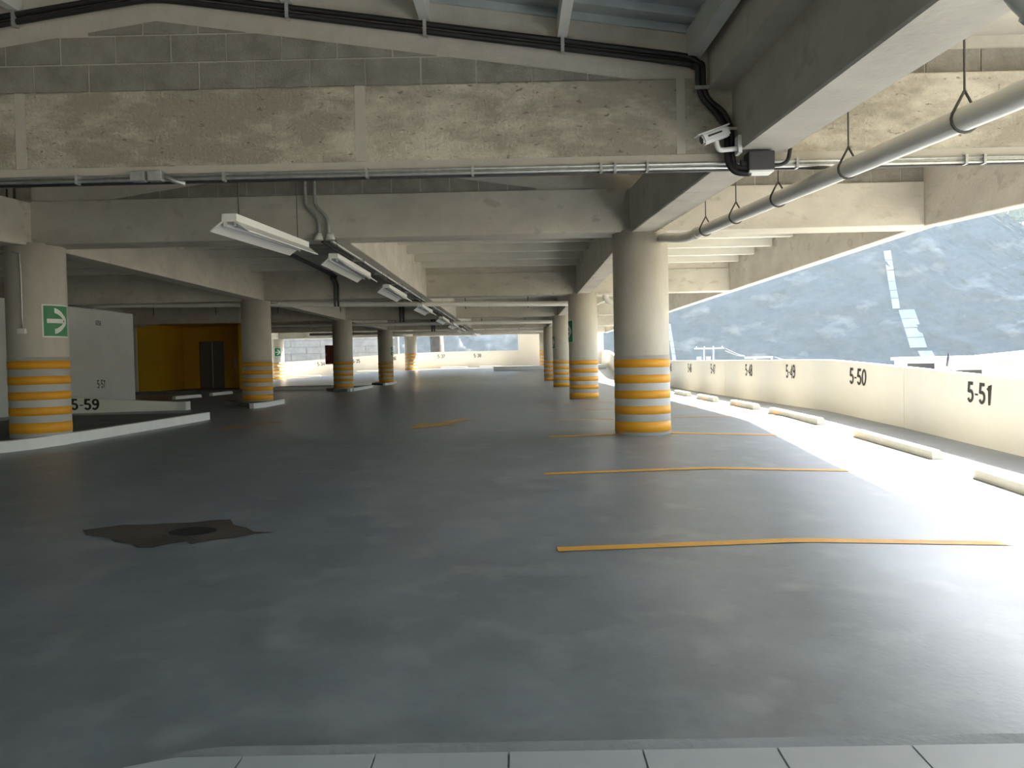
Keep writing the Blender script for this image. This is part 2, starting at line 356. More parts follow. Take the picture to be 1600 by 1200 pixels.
# ------------------------------------------------------------------ columns
CR = .385
def column(x, d, label, base=0.0, grp='striped round columns'):
    z0 = fz(x, d) + base
    t = tag(empty('concrete_column', (x, d, z0)), label, 'column', grp)
    cyl('shaft', 0, 0, -.2, SOF - z0 + .02, CR, 'column', t)
    cyl('painted_base', 0, 0, -.19, 1.08, CR + .003, 'greypaint', t)
    for k in range(5): cyl('stripe', 0, 0, .055 + .215 * k - (.03 if k == 0 else 0), .055 + .215 * k + .115, CR + .006, 'stripe', t)
    return t
col = {}
for key, x, d, b, lab in (
    ('A', 1.74, 11.3, 0, 'nearest round concrete column with five yellow stripes at the right of the aisle'),
    ('B', 1.74, 21.4, 0, 'second striped round column of the right row, behind the nearest one'),
    ('C', 1.74, 31.4, 0, 'third striped round column of the right row'),
    ('D', 1.70, 41.4, 0, 'fourth striped round column of the right row, half hidden by the third'),
    ('E', 1.74, 51.0, 0, 'last striped round column of the right row before the end wall'),
    ('L0', -6.80, 11.3, .15, 'striped round column at the left edge with the large green arrow sign'),
    ('L1', -7.00, 21.4, .13, 'second striped round column of the left row, beside the yellow lobby'),
    ('L2', -6.89, 31.4, .13, 'striped round column with the maroon hose cabinet on its side'),
    ('L3', -6.87, 41.4, .09, 'fourth striped round column of the left row, on a small white kerb'),
    ('L4', -6.87, 51.2, 0, 'farthest striped round column of the left row near number 5-37'),
    ('X4', -15.5, 51.5, 0, 'far striped round column left of number 5-34 with a small arrow sign')):
    col[key] = column(x, d, lab, b)

# ------------------------------------------------------------------ beams
def beam(label, x0, x1, d0, d1, z0=SOF, z1=TOP, m='concrete', f=None, name='concrete_beam', bev=.012):
    if f and (d1 - d0) > 2:
        o = mesh(name, boxv(x0, x1, d0, d1, z0, z1, f), BOXF, m)
        b = bmesh.new(); b.from_mesh(o.data); bmesh.ops.bevel(b, geom=list(b.edges), offset=bev, segments=1, affect='EDGES'); b.to_mesh(o.data); b.free()
    else: o = box(name, x0, x1, d0, d1, z0, z1, m, None, f, bev)
    return tag(o, label, 'beam')
BW = .18
nb = beam('long sloping concrete beam overhead running to the nearest right column', XR - BW, XR + BW, -8, 11.3, f=tilt)
nb2 = beam('sloping concrete beam at the top left running to the signed column', XL - BW, XL + BW, -8, 11.3, f=tilt)
for par, x0, x1 in ((nb, 1.40, XR + BW), (nb2, XL - BW, -6.52)):
    mesh('ledge', boxv(x0, x1, -8, 5.80, 2.78 + .47, 2.78 + .78, tilt), BOXF, 'concrete', par)
beam('concrete beam along the right column row beyond the nearest column', XR - BW, XR + BW, 11.3, 52, SOF, DECK)
beam('concrete beam along the left column row beyond the signed column', XL - BW, XL + BW, 11.3, 52, SOF, DECK)
beam('concrete beam along the far left column row', -15.68, -15.32, 11.3, 52)
for i, (r0, r1) in enumerate(zip(ROWS, ROWS[1:])):
    beam(('first', 'second', 'third', 'last')[i] + ' stretch of the middle concrete beam above the hanging lamps', XM - BW, XM + BW, r0 + .25, r1 - .25, SOF, DECK)
EX0, EX1 = 5.60, 5.82
eb = beam('pale concrete edge beam over the right parapet beyond the nearest column', EX0, EX1, 11.1, 52, SOF, DECK)
beam('near concrete edge beam sloping over the right parapet', EX0, EX1, -8, 11.1, SOF, DECK, f=tilt)
CX1 = EX0
for i, r in enumerate(ROWS):
    o = beam(('concrete cross beam resting on the nearest pair of columns', 'concrete cross beam on the second pair of columns', 'concrete cross beam on the third pair of columns',
          'concrete cross beam on the fourth pair of columns', 'farthest concrete cross beam before the end wall')[i], -15.3, CX1, r - .25, r + .25)
    if i: box('infill', -15.3, CX1, r - .22, r + .22, TOP, DECK, 'concrete', o)
# front cross beam with its peeling face
FB0, FB1 = 5.80, 6.10
zf = tilt(5.8) - .047
fb = beam('broad weathered concrete cross beam spanning the top of the view', XL + BW, EX0, FB0, FB1, SOF + zf, SOF + zf + .60, 'beamface')
for x, wd in ((-3.56, .075), (-1.10, .075), (1.20, .06)):
    box('plaster_band', x - wd / 2, x + wd / 2, FB0 - .004, FB0 + .02, SOF + zf + .06, SOF + zf + .60, 'patch', fb)
box('plaster_band', XL + BW, EX0, FB0 - .005, FB0 + .02, SOF + zf, SOF + zf + .055, 'patch', fb)

# ------------------------------------------------------------------ block walls above the cross beams
def block_wall(name, y, z0, top, x0, x1, courses, x_off):
    t = tag(empty(name, ((x0 + x1) / 2, y, z0)), kind='structure')
    poly = [(x0, z0), (x1, z0), (x1, top(x1)), (XM, top(XM)), (x0, top(x0))]
    keep(prism('mortar_bed', poly, 'y', y + .008, y + .16, 'mortar'), t)
    for c in range(courses):
        za, zb = z0 + .2 * c + .006, z0 + .2 * c + .194
        k = math.floor((x0 - x_off) / .4) - 1
        x = x_off + k * .4 + (.2 if c % 2 else 0)
        while x < x1:
            p = [(max(x + .006, x0), za), (min(x + .394, x1), za), (min(x + .394, x1), zb), (max(x + .006, x0), zb)]
            x += .4
            if p[1][0] - p[0][0] < .03: continue
            lim = GPK - .36 - (y < 8 and 0)
            if top(XM) > top(x1) + .05:          # gable: leave the plastered band along the slope
                p = clip(clip(p, GS, 1, top(XM) - .375 + GS * XM), -GS, 1, top(XM) - .375 - GS * XM)
            else: p = clip(p, 0, 1, top(x1) - .01)
            if len(p) < 3 or max(q[1] for q in p) - min(q[1] for q in p) < .03: continue
            dy = random.uniform(-.003, .002)
            keep(prism('block', p, 'y', y + dy, y + .05, 'block'), t)
    return t
zt = SOF + zf + .60
block_wall('wall_front', FB0 + .012, zt, gz, XL + BW, XR - BW, 4, -2.66)
block_wall('wall_front_right', FB0 + .10, zt, lambda x: DECK + tilt(6), XR + BW, EX0, 1, 2.2)
block_wall('wall_middle', 11.07, TOP, lambda x: gz(x) + .054 * 5.3, XL + BW, XR - BW, 2, -2.5)
block_wall('wall_middle_right', 11.09, TOP, lambda x: DECK, XR + BW, EX0, 1, 2.1)
block_wall('wall_middle_left', 11.09, TOP, lambda x: DECK, -15.3, XL - BW, 1, -9.1)

# ------------------------------------------------------------------ pipes, conduits
def hanger(par, x, d, zpipe, r, ztop):
    pts = [(x + (r + .008) * math.sin(a), d, zpipe - (r + .008) * math.cos(a)) for a in [math.radians(q) for q in range(-115, 116, 23)]]
    loop = [(x, d, zpipe + r * 2.3)] + [(x - (r + .008) * math.sin(math.radians(115)), d, zpipe + r * .42)] + pts[1:-1] + [(x + (r + .008) * math.sin(math.radians(115)), d, zpipe + r * .42), (x, d, zpipe + r * 2.3)]
    h = tube('hanger', loop, .0075, 'rod', par, 6)
    tube('rod', [(x, d, zpipe + r * 2.25), (x, d, ztop)], .006, 'rod', h, 6)
pr = .062
def pz(d): return 1.03 + .985 + .05 * d
def pxx(d): return 2.453 - .036 * d
dp = tag(empty('drain_pipe', (0, 0, 0)), 'white plastic drain pipe hanging beside the overhead beam at the right', 'pipe')
tube('pipe', [(pxx(-2), -2, pz(-2)), (pxx(9.3), 9.3, pz(9.3))] + smoothpts([(pxx(9.4), 9.4, pz(9.4)), (2.09, 9.8, pz(9.8)), (2.05, 10.3, 2.57), (2.0, 10.8, 2.65), (1.98, 11.1, 2.68)]), pr, 'pvc', dp, 18)
for d in (4.14, 5.46, 6.77, 7.92, 9.02): hanger(dp, pxx(d), d, pz(d), pr, 3.55 + tilt(d))
tube('collar', [(pxx(9.3), 9.3, pz(9.3)), (pxx(9.42), 9.42, pz(9.42))], pr + .010, 'pvc', dp, 18)
dp2 = tag(empty('vent_duct', (0, 0, 0)), 'pale grey plastic elbow pipe in the top right corner', 'pipe')
tube('pipe', smoothpts([(1.59, 2.55, 2.36), (1.595, 2.55, 2.26), (1.64, 2.55, 2.16), (1.80, 2.55, 2.03), (2.05, 2.55, 1.85), (2.45, 2.5, 1.56)]), .078, 'pvc', dp2, 18)
tube('collar', [(1.665, 2.55, 2.138), (1.76, 2.55, 2.062)], .088, 'pvc', dp2, 18)
# sprinkler mains across the far bays
for d, z, x0, lab in ((22.4, 2.62, -14.5, 'white sprinkler pipe crossing behind the second pair of columns'), (32.4, 2.62, -11.0, 'white sprinkler pipe crossing behind the third pair of columns'), (42.3, 2.64, -9.5, 'white sprinkler pipe crossing behind the fourth pair of columns')):
    t = tag(empty('sprinkler_pipe', (0, d, z)), lab, 'pipe', 'sprinkler mains')
    tube('pipe', [(x0, 0, .22 if x0 < -14 else .06), (-11, 0, .22 if x0 < -14 else .05), (XR - .2, 0, .0)], .072, 'pvc', t, 12)
    k = x0 + .8
    while k < 1.3: tube('hanger', [(k, 0, -.09), (k, 0, DECK - z)], .012, 'rod', t, 6); k += 1.75
t = tag(empty('drain_elbow', (2.15, 21.8, 2.6)), 'white plastic elbow pipe beside the second right column', 'pipe')
tube('pipe', smoothpts([(.25, .1, 1.03), (.25, .1, .25), (.32, .1, .05), (.5, .1, .02), (.6, .1, .12)]), .085, 'pvc', t, 14)
tube('branch', [(-.3, .1, -.25), (.1, .1, 0), (.5, .1, .1)], .04, 'pvc', t, 10)

# galvanised conduits under the front beam
cg = tag(empty('conduit_run', (0, FB0, SOF + zf)), 'pair of silver conduits along the bottom of the front beam', 'conduit')
for k, (dy, z, r, m_) in enumerate(((-.022, -.016, .0125, 'steel'), (-.024, -.046, .0125, 'steel'), (.03, -.055, .011, 'box'))):
    tube('conduit', [(XL + BW, dy, z), (EX0, dy, z - .0)], r, m_, cg, 10)
for x in (-3.15, -2.09, -1.06, -.3, .62, .72, .95, 2.02, 3.22, 3.35):
    box('clamp', x - .009, x + .009, -.042, .01, -.066, .004, 'steel', cg)
for x0 in (-2.75, -2.625):
    box('junction_box', x0, x0 + .105, -.07, -.005, -.06, .015, 'steel', cg, None, .006)
tube('connector', [(-2.5, -.05, -.03), (-2.44, -.05, -.06), (-2.37, -.03, -.08)], .018, 'steel', cg, 8)
# black conduits along the gable
cb = tag(empty('black_conduit', (0, FB0 - .02, 0)), 'pair of black conduits following the gable and dropping down the corner', 'conduit')
def gl(x, dz): return (x, 0, gz(x) - .175 + dz)
for k, dz in enumerate((0, -.052)):
    a = [gl(x, dz) for x in (-6.3, -5, -4, -3.2, -2.85)] + [gl(XM, dz - .012)] + [gl(x, dz) for x in (-2.25, -1.8, -.9, 0, .9)]
    e = .035 * k
    b = [(1.24, -.0, gz(1.24) - .178 + dz), (1.325 - e, -.02, gz(1.3) - .225 + dz * .5), (1.35 - e, -.03, 3.10), (1.355 - e, -.03, 2.96), (1.39 - e, -.035, 2.86), (1.49 - e * 1.6, -.05, 2.76), (1.535 - e, -.06, 2.64), (1.54 - e, -.07, 2.50), (1.545 - e, -.08, 2.40), (1.57 - e * .3, -.10, 2.365 - e), (1.66, -.11, 2.35 - e)]
    tube('conduit', smoothpts(a + b, 4), .021, 'black', cb, 10)
for x in (-3.56, -1.6, -.62, .36):
    p = gl(x, -.026); box('clamp', x - .012, x + .012, -.03, .03, p[2] - .06, p[2] + .06, 'steel', cb)
box('clamp', 1.285, 1.39, -.06, .02, 2.93, 2.955, 'steel', cb); box('clamp', 1.475, 1.575, -.09, .0, 2.63, 2.65, 'steel', cb)
jb = tag(empty('junction_box', (1.69, FB0 - .12, 2.385)), 'dark square junction box under the beam corner beside the security camera', 'box')
box('body', -.06, .12, -.07, .07, -.055, .075, 'box', jb, None, .006)
box('cover', -.055, .115, -.065, .065, -.07, -.056, 'lightwhite', jb, None, .003)
tube('gland', [(-.10, 0, 0), (-.05, 0, 0)], .03, 'box', jb, 12)
tube('gland', smoothpts([(.10, 0, -.01), (.18, 0, -.01), (.23, 0, .02), (.25, 0, .10)]), .014, 'black', jb, 8)

# ------------------------------------------------------------------ security camera
sc = tag(empty('security_camera', (1.56, 5.62, 2.50)), 'white bullet security camera on a bracket below the roof corner', 'camera')
prism('wall_plate', [(-.05, -.06), (.05, -.06), (.05, .06), (-.05, .06)], 'x', -.012, .012, 'lightwhite', sc)
ar = tube('arm', smoothpts([(0, 0, -.02), (-.06, 0, -.025), (-.13, -.01, -.03), (-.15, -.01, .0), (-.155, -.012, .03)]), .017, 'lightwhite', sc, 10)
bd = empty('body_pivot'); bpy.data.objects.remove(bd)
axis = Vector((-1, -.12, -.36)).normalized(); cpos = Vector((-.155, -.02, .07))
side = axis.cross(Vector((0, 0, 1))).normalized(); upv = side.cross(axis)
def cambox(name, l0, l1, wd, h0, h1, m_, bev=.008):
    vs = [cpos + axis * a + side * b + upv * h for (a, b, h) in boxv(l0, l1, -wd, wd, h0, h1)]
    o = mesh(name, vs, BOXF, m_, sc)
    if bev:
        b = bmesh.new(); b.from_mesh(o.data); bmesh.ops.bevel(b, geom=list(b.edges), offset=bev, segments=2, affect='EDGES'); b.to_mesh(o.data); b.free()
    return o
cambox('housing', -.09, .115, .036, -.036, .036, 'lightwhite', .012)
cambox('sunshield', -.10, .145, .041, .034, .043, 'lightwhite', .003)
tube('lens', [cpos + axis * .112, cpos + axis * .118], .026, 'glass', sc, 16)
cambox('badge', -.03, .075, .0375, .002, .014, 'lettering', 0)

# ------------------------------------------------------------------ hanging strip lamps
def lamp(d0, L, zc, label, f):
    t = tag(empty('strip_lamp', (-2.50, d0, zc)), label, 'lamp', 'hanging strip lamps above the aisle')
    s = .047 if f else 0
    def z(d): return s * d
    def bx(name, x0, x1, z0, z1, m_, y0=0, y1=L): return mesh(name, boxv(x0, x1, y0, y1, z0, z1, z), BOXF, m_, t)
    bx('housing', -.065, .065, .03, .10, 'lightwhite')
    for sgn in (-1, 1):
        vs = [(sgn * a, y, h + z(y)) for y in (0, L) for a, h in ((.05, .03), (.165, -.055), (.172, -.045), (.06, .04))]
        mesh('reflector', vs, [(0, 1, 5, 4), (1, 2, 6, 5), (2, 3, 7, 6), (3, 0, 4, 7), (0, 1, 2, 3), (4, 5, 6, 7)], 'lightwhite', t)
        tube('lamp_tube', [(sgn * .045, .05, .005 + z(.05)), (sgn * .045, L - .05, .005 + z(L))], .014, 'tube', t, 10)
        for y in (.02, L - .05): box('lampholder', sgn * .045 - .012, sgn * .045 + .012, y, y + .03, -.01 + z(y), .035 + z(y), 'purlin', t)
    for y in (.25, L - .25):
        ztop = (gz(-2.5) + .054 * (d0 + y - 5.8) - .14 if f else SOF) - zc
        tube('hanging_wire', [(0, y, .10 + z(y)), (0, y, ztop)], .005, 'rod', t, 5)
    return t
LL = 2.44
lamp(7.0, LL, 1.03 + 1.243, 'nearest strip lamp hanging in front of the first cross beam', True)
for d, lab in ((10.95, 'second strip lamp hanging just behind the first cross beam'), (15.3, 'third strip lamp counting from the nearest'), (20.6, 'fourth strip lamp, partly behind a white sprinkler pipe'),
               (26.2, 'fifth strip lamp counting from the nearest'), (30.6, 'sixth strip lamp counting from the nearest'), (35.0, 'farthest strip lamp at the end of the row')):
    lamp(d, LL, 1.03 + 1.43, lab, False)
ct = tag(empty('conduit_line', (XM - .04, 11.1, SOF)), 'twin conduits running along the middle beam above the strip lamps', 'conduit')
for k, x in enumerate((-.08, .05)):
    tube('conduit', [(x, .02, -.03), (x, 40, -.03)], .021, 'steel' if k else 'box', ct, 8)
    cyl('conduit_body', x - .02 + k * .03, -.11, -.03, .06, .065, 'pvc', ct, 16, .045)
    tube('flexible_tube', smoothpts([(x - .01, -.11, .05), (x - .015, -.11, .20), (x - .05, -.11, .30), (x - .16, -.11, .42), (x - .19, -.11, .52), (x - .19, -.11, .95)]), .024, 'steel', ct, 10)
for y in range(2, 36, 2): box('clamp', -.12, .09, y, y + .03, -.06, .002, 'steel', ct)
cs = tag(empty('side_conduit', (-4.8, 20.9, 2.7)), 'dark conduit under the deck turning down the second cross beam left of the lamps', 'conduit')
for k in (0, .09):
    tube('conduit', smoothpts([(k, -8.5, .68), (k, -.7, .68), (k, -.15, .60), (k, .19, .45), (k, .2, .2), (k, .2, -.12)]), .03, 'box', cs, 8)
for d, x, lab in ((31.1, -4.55, 'short dark conduit pair on the third cross beam'), (41.1, -4.4, 'short dark conduit pair on the fourth cross beam')):
    t = tag(empty('beam_conduit', (x, d, 2.75)), lab, 'conduit')
    for k in (0, .13): tube('conduit', [(k, 0, .6), (k, 0, -.1)], .04, 'box', t, 8)

# ------------------------------------------------------------------ signs and cabinet on columns
def sign(key, ang, z, label, sz=.46, arc=.42):
    c = col[key]; cx, cy = c.location.x, c.location.y
    t = tag(empty('exit_sign', (cx, cy, z)), label, 'sign', 'green arrow signs on columns')
    r0 = CR + .004
    def P(u, vv, r): a = ang + u / CR; return (r * math.cos(a), r * math.sin(a), vv)
    def patch(name, ivs, r, m_, par):
        vs = []; fs = []
        for (u0, a0, b0), (u1, a1, b1) in ivs:
            b = len(vs); vs += [P(u0, a0, r), P(u1, a1, r), P(u1, b1, r), P(u0, b0, r)]; fs.append((b, b + 1, b + 2, b + 3))
        o = mesh(name, vs, fs, m_, par); md = o.modifiers.new('t', 'SOLIDIFY'); md.thickness = .002; return o
    def full(hw, hh): us = [-hw + 2 * hw * i / 14 for i in range(15)]; return [((a, -hh, hh), (b, -hh, hh)) for a, b in zip(us, us[1:])]
    patch('border', full(arc / 2, sz / 2), r0, 'signwhite', t)
    patch('panel', full(arc / 2 - .02, sz / 2 - .02), r0 + .003, 'green', t)
    iv = []
    us = [-.15 + .02 * i for i in range(13)]
    for a, b in zip(us, us[1:]): iv.append(((a, -.03, .03), (b, -.03, .03)))
    us = [-.05 + .02 * i for i in range(11)]
    for a, b in zip(us, us[1:]):
        def arm(u): k = (u + .05) / .2; cc = .145 * (1 - k ** 1.6); return cc
        for s in (1, -1):
            iv.append(((a, s * arm(a) - .035, s * arm(a) + .035), (b, s * arm(b) - .035, s * arm(b) + .035)))
    patch('arrow', iv, r0 + .006, 'signwhite', t)
sign('L0', math.radians(-20), 1.73, 'large green and white arrow sign wrapped on the leftmost column')
sign('B', math.radians(192), 1.80, 'green sign seen edge-on at the side of the second right column', .6)
sign('C', math.radians(190), 1.75, 'small green sign seen edge-on on the third right column', .5)
sign('L3', math.radians(-8), 1.70, 'dark arrow sign seen edge-on on the fourth left column', .5)
sign('X4', math.radians(-73), 1.95, 'small arrow sign on the far column left of number 5-34', .55)
rb = tag(empty('hose_cabinet', (col['L2'].location.x - .37, 31.3, 1.08)), 'maroon fire hose cabinet on the side of the third left column', 'cabinet')
box('body', -.28, .08, -.1, .12, 0, .74, 'red', rb, None, .01); box('door', -.26, .06, -.115, -.1, .03, .71, 'red', rb, None, .004)
box('handle', -.24, -.22, -.13, -.114, .32, .42, 'steel', rb)
cw = tag(empty('switch_conduit', (col['L0'].location.x, 11.3, 0)), 'thin silver conduit ending in a small switch box on the leftmost column', 'conduit')
a = math.radians(-59 - 27); q = (math.cos(a) * (CR + .012), math.sin(a) * (CR + .012))
tube('conduit', smoothpts([(-.9, -.36, 2.69), (-.45, -.37, 2.69), (q[0] - .06, q[1], 2.66), (q[0], q[1], 2.5), (q[0], q[1], 1.62)]), .012, 'steel', cw, 8)
box('switch_box', q[0] - .055, q[0] + .055, q[1] - .04, q[1] + .01, 1.55, 1.62, 'pvc', cw, None, .005)

# ------------------------------------------------------------------ kerbs, islands and wheel stops
def island(label, kerb, back, h=.15, wd=.12):  # kerb: painted edge line; back: points closing the raised top behind it
    t = tag(empty('kerb_island', (kerb[0][0], kerb[0][1], 0)), label, 'kerb')
    def pr(name, pts, h0, h1, m_):
        k = len(pts); vs = [(x, y, fz(x, y) + h0) for x, y in pts] + [(x, y, fz(x, y) + h1) for x, y in pts]
        keep(mesh(name, vs, [tuple(range(k)), tuple(range(2 * k - 1, k - 1, -1))] + [(i, (i + 1) % k, k + (i + 1) % k, k + i) for i in range(k)], m_), t)
    inner = []
    for i, p in enumerate(kerb):
        a, b = kerb[max(i - 1, 0)], kerb[min(i + 1, len(kerb) - 1)]
        q = Vector((-(b[1] - a[1]), b[0] - a[0], 0)).normalized() * wd
        c_ = Vector((back[0][0], back[0][1], 0)) - Vector((p[0], p[1], 0))
        if q.dot(c_) < 0 and len(back) == 1: q = -q
        inner.append((p[0] - abs(q.x) if q.x else p[0], p[1] + abs(q.y)))
    for i in range(len(kerb) - 1): pr('kerb_stone', [kerb[i], kerb[i + 1], inner[i + 1], inner[i]], -.1, h, 'white')
    if back: pr('island_top', inner + back, -.1, h - .01, 'islandtop')
    return t
island('long white kerb edging the island under the leftmost column', [(-6.18, 15.9), (-6.22, 14.2), (-6.28, 12.9), (-6.32, 11.7), (-6.40, 11.2), (-6.58, 10.85), (-6.80, 10.6), (-7.2, 10.3), (-7.9, 10.0)], [(-9.6, 10.1), (-9.6, 15.9)])
island('short white kerb at the foot of the second left column', [(-6.50, 22.1), (-6.46, 20.3), (-6.58, 19.75)], [(-7.1, 20.6), (-7.9, 21.4), (-7.9, 22.1)], .13)
island('thin white kerb at the foot of the hose cabinet column', [(-6.5, 35.6), (-6.46, 32.0), (-6.55, 31.0)], [(-7.2, 31.0), (-7.8, 32.3), (-7.8, 35.6)], .12)
island('long pale kerb crossing behind the hose cabinet column', [(-7.95, 34.3), (-10.9, 34.3)], [(-10.9, 36.5), (-7.95, 36.5)], .14)
island('short white kerb at the foot of the fourth left column', [(-6.45, 42.3), (-6.43, 40.2), (-6.55, 39.2)], [(-7.4, 40.2), (-7.5, 42.3)], .11)
lw = tag(empty('low_wall', (-9.5, 19.5, 0)), 'low cream wall painted with number 5-59 behind the leftmost column', 'wall')
vs = [(-11.7, 19.05, -.1), (-8.38, 19.72, -.1), (-8.38, 19.9, -.1), (-11.7, 19.3, -.1), (-11.7, 19.05, .44), (-8.38, 19.72, .20), (-8.38, 19.9, .20), (-11.7, 19.3, .44)]
keep(mesh('wall_body', vs, BOXF, 'cream'), lw)
keep(box('end_cap', -8.40, -8.23, 19.66, 19.94, -.1, .21, 'white'), lw)
keep(text('bay_number', '5-59', .27, (-10.52, 19.28, .20), (3.32, .67, -.09), (0, 0, 1), 'lettering', None, sx=1.15, bold=.17), lw)
def stop(c, ang, L, label, grp, m_='stop'):
    t = Vector((math.sin(ang), math.cos(ang), 0)); s = Vector((t.y, -t.x, 0)); vs = []
    prof = [(-.075, 0), (.075, 0), (.06, .10), (.04, .115), (-.04, .115), (-.06, .10)]
    for e in (-1, 1):
        for a, h in prof:
            p = Vector((*c, 0)) + t * e * (L / 2 - (.03 if h > .05 else 0)) + s * a; vs.append((p.x, p.y, fz(p.x, p.y) + h - .005))
    fs = [(0, 1, 2, 3, 4, 5), (11, 10, 9, 8, 7, 6)] + [(i, (i + 1) % 6, 6 + (i + 1) % 6, 6 + i) for i in range(6)]
    return tag(mesh('wheel_stop', vs, fs, m_), label, 'wheel stop', grp)
G = 'wheel stops along the right parapet'
stop((4.90, 7.62), -.04, 1.75, 'nearest cream wheel stop at the right edge below number 5-51', G)
stop((4.93, 10.55), -.10, 1.85, 'second cream wheel stop from the right edge, left of number 5-51', G)
stop((4.66, 13.55), -.14, 1.75, 'cream wheel stop below number 5-50', G)
stop((4.62, 16.45), 0, 1.75, 'cream wheel stop below number 5-49', G)
stop((4.57, 19.45), 0, 1.75, 'cream wheel stop below number 5-48', G)
stop((4.57, 22.4), 0, 1.75, 'cream wheel stop below number 5-47', G)
stop((4.57, 25.4), 0, 1.75, 'cream wheel stop below number 5-46, just right of the nearest column', G)
stop((-11.45, 27.5), .2, 1.5, 'nearer white wheel stop in front of the yellow lobby', 'wheel stops by the lobby', 'white')
stop((-11.35, 30.4), .0, 2.1, 'farther white wheel stop in front of the elevator door', 'wheel stops by the lobby', 'white')

# ------------------------------------------------------------------ white side wall and yellow elevator lobby
ws = tag(empty('wall_side', (-11.9, 20, 0)), kind='structure')
keep(box('wall_panel', -12.15, -11.85, 14.5, 24.6, -.1, 2.74, 'whitewall'), ws)
keep(text('bay_number', '5-57', .24, (-11.845, 22.6, .63), (0, 1, 0), (0, 0, 1), 'lettering', None), ws)
keep(text('small_number', '6058', .14, (-11.845, 22.55, 2.36), (0, 1, 0), (0, 0, 1), 'lettering', None), ws)
lb = tag(empty('wall_lobby', (-13.5, 33, 0)), kind='structure')
keep(box('pier', -15.75, -14.85, 33.0, 36.0, 0, 3.0, 'yellow'), lb)
keep(box('pier', -11.55, -11.25, 33.0, 36.0, 0, 3.0, 'yellow'), lb)
keep(box('back_wall', -14.85, -14.15, 35.4, 35.6, 0, 3.0, 'yellow'), lb)
keep(box('back_wall', -13.05, -11.55, 35.4, 35.6, 0, 3.0, 'yellow'), lb)
keep(box('back_wall', -14.15, -13.05, 35.4, 35.6, 2.22, 3.0, 'yellow'), lb)
keep(box('lintel', -15.75, -11.25, 33.0, 35.6, 2.85, 3.1, 'yellow'), lb)
keep(box('side_return', -20, -15.75, 32.9, 33.1, 0, 3.0, 'whitewall'), lb)
keep(box('lobby_step', -15.75, -11.25, 32.4, 35.5, -.05, .12, 'islandtop'), lb)
do = tag(empty('door_1', (-13.6, 35.5, .12)), kind='structure')
for x in (-.55, .005): box('door_leaf', x, x + .545, -.02, .02, 0, 2.1, 'doorsteel', do)
box('frame', -.61, -.55, -.08, .05, 0, 2.16, 'steel', do); box('frame', .55, .60, -.08, .05, 0, 2.16, 'doorsteel', do); box('frame', -.55, .55, -.08, .05, 2.1, 2.16, 'doorsteel', do)
bpn = tag(empty('call_panel', (-12.55, 35.38, 1.25)), 'slim metal elevator call panel right of the lobby door', 'panel')
box('plate', -.05, .05, -.02, .02, -.2, .2, 'steel', bpn, None, .005)
for z in (-.05, .05): tube('button', [(0, -.03, z), (0, -.015, z)], .02, 'lettering', bpn, 10)
ls = tag(box('notice_plate', -15.35, -15.15, 32.975, 32.995, 1.35, 1.95, 'yellow', None, None, .004), 'small faint notice on the left yellow pier of the lobby', 'notice')

# ------------------------------------------------------------------ outside: valley, hill, chutes, buildings
tag(mesh('ground', [(-400, 54, -9), (400, 54, -9), (400, 500, -9), (-400, 500, -9), (6.5, -300, -9), (400, -300, -9), (400, 54, -9), (6.5, 54, -9), (-400, -300, -9), (6.5, -300, -9), (6.5, -8.3, -9), (-400, -8.3, -9)], [(0, 1, 2, 3), (4, 5, 6, 7), (8, 9, 10, 11)], 'ground'), kind='structure')
from mathutils import noise as N
def hill_h(az): return lerp(az, (-1.0, -.3, .15, .42, .50, .56, .8, 1.4), (42, 62, 75, 62, 40, 27, 25, 24))
def hill_pt(az, t):
    p = Vector((az * 5, t * 3.2, 0)); H = hill_h(az)
    r0 = 165 + 12 * math.sin(az * 3 + 1)
    r = r0 + t * .70 * (H + 9) + 4.5 * N.fractal(p * 1.1, 1, 2, 4) + 2.2 * N.fractal(p * 6, .8, 2, 5)
    z = -9 + (H + 9) * (t ** .9) + 2.0 * N.fractal(p * 1.7 + Vector((9, 3, 2)), 1, 2, 4) * min(1, 4 * t)
    return (r * math.sin(az), r * math.cos(az), z)
def hill_at(az, z):
    lo, hi = 0.0, 1.0
    for _ in range(24):
        m_ = (lo + hi) / 2
        if hill_pt(az, m_)[2] < z: lo = m_
        else: hi = m_
    return lo
na, ntt = 480, 110
vs = []
for j in range(ntt + 14):
    for i in range(na + 1):
        az = -.55 + 1.75 * i / na
        if j <= ntt: vs.append(hill_pt(az, j / ntt))
        else:
            b = hill_pt(az, 1.0); k = j - ntt; r = math.hypot(b[0], b[1]); rr = r + k * 6
            vs.append((b[0] * rr / r, b[1] * rr / r, b[2] + 3 * math.sin(k * .12) + 1.5 * N.noise(Vector((az * 40, k * .6, 3)))))
fs = [(j * (na + 1) + i, j * (na + 1) + i + 1, (j + 1) * (na + 1) + i + 1, (j + 1) * (na + 1) + i) for j in range(ntt + 13) for i in range(na)]
hill = tag(mesh('hill', vs, fs, 'hill', smooth=True), 'steep hazy rocky hillside beyond the right parapet', 'hill', kind='structure')
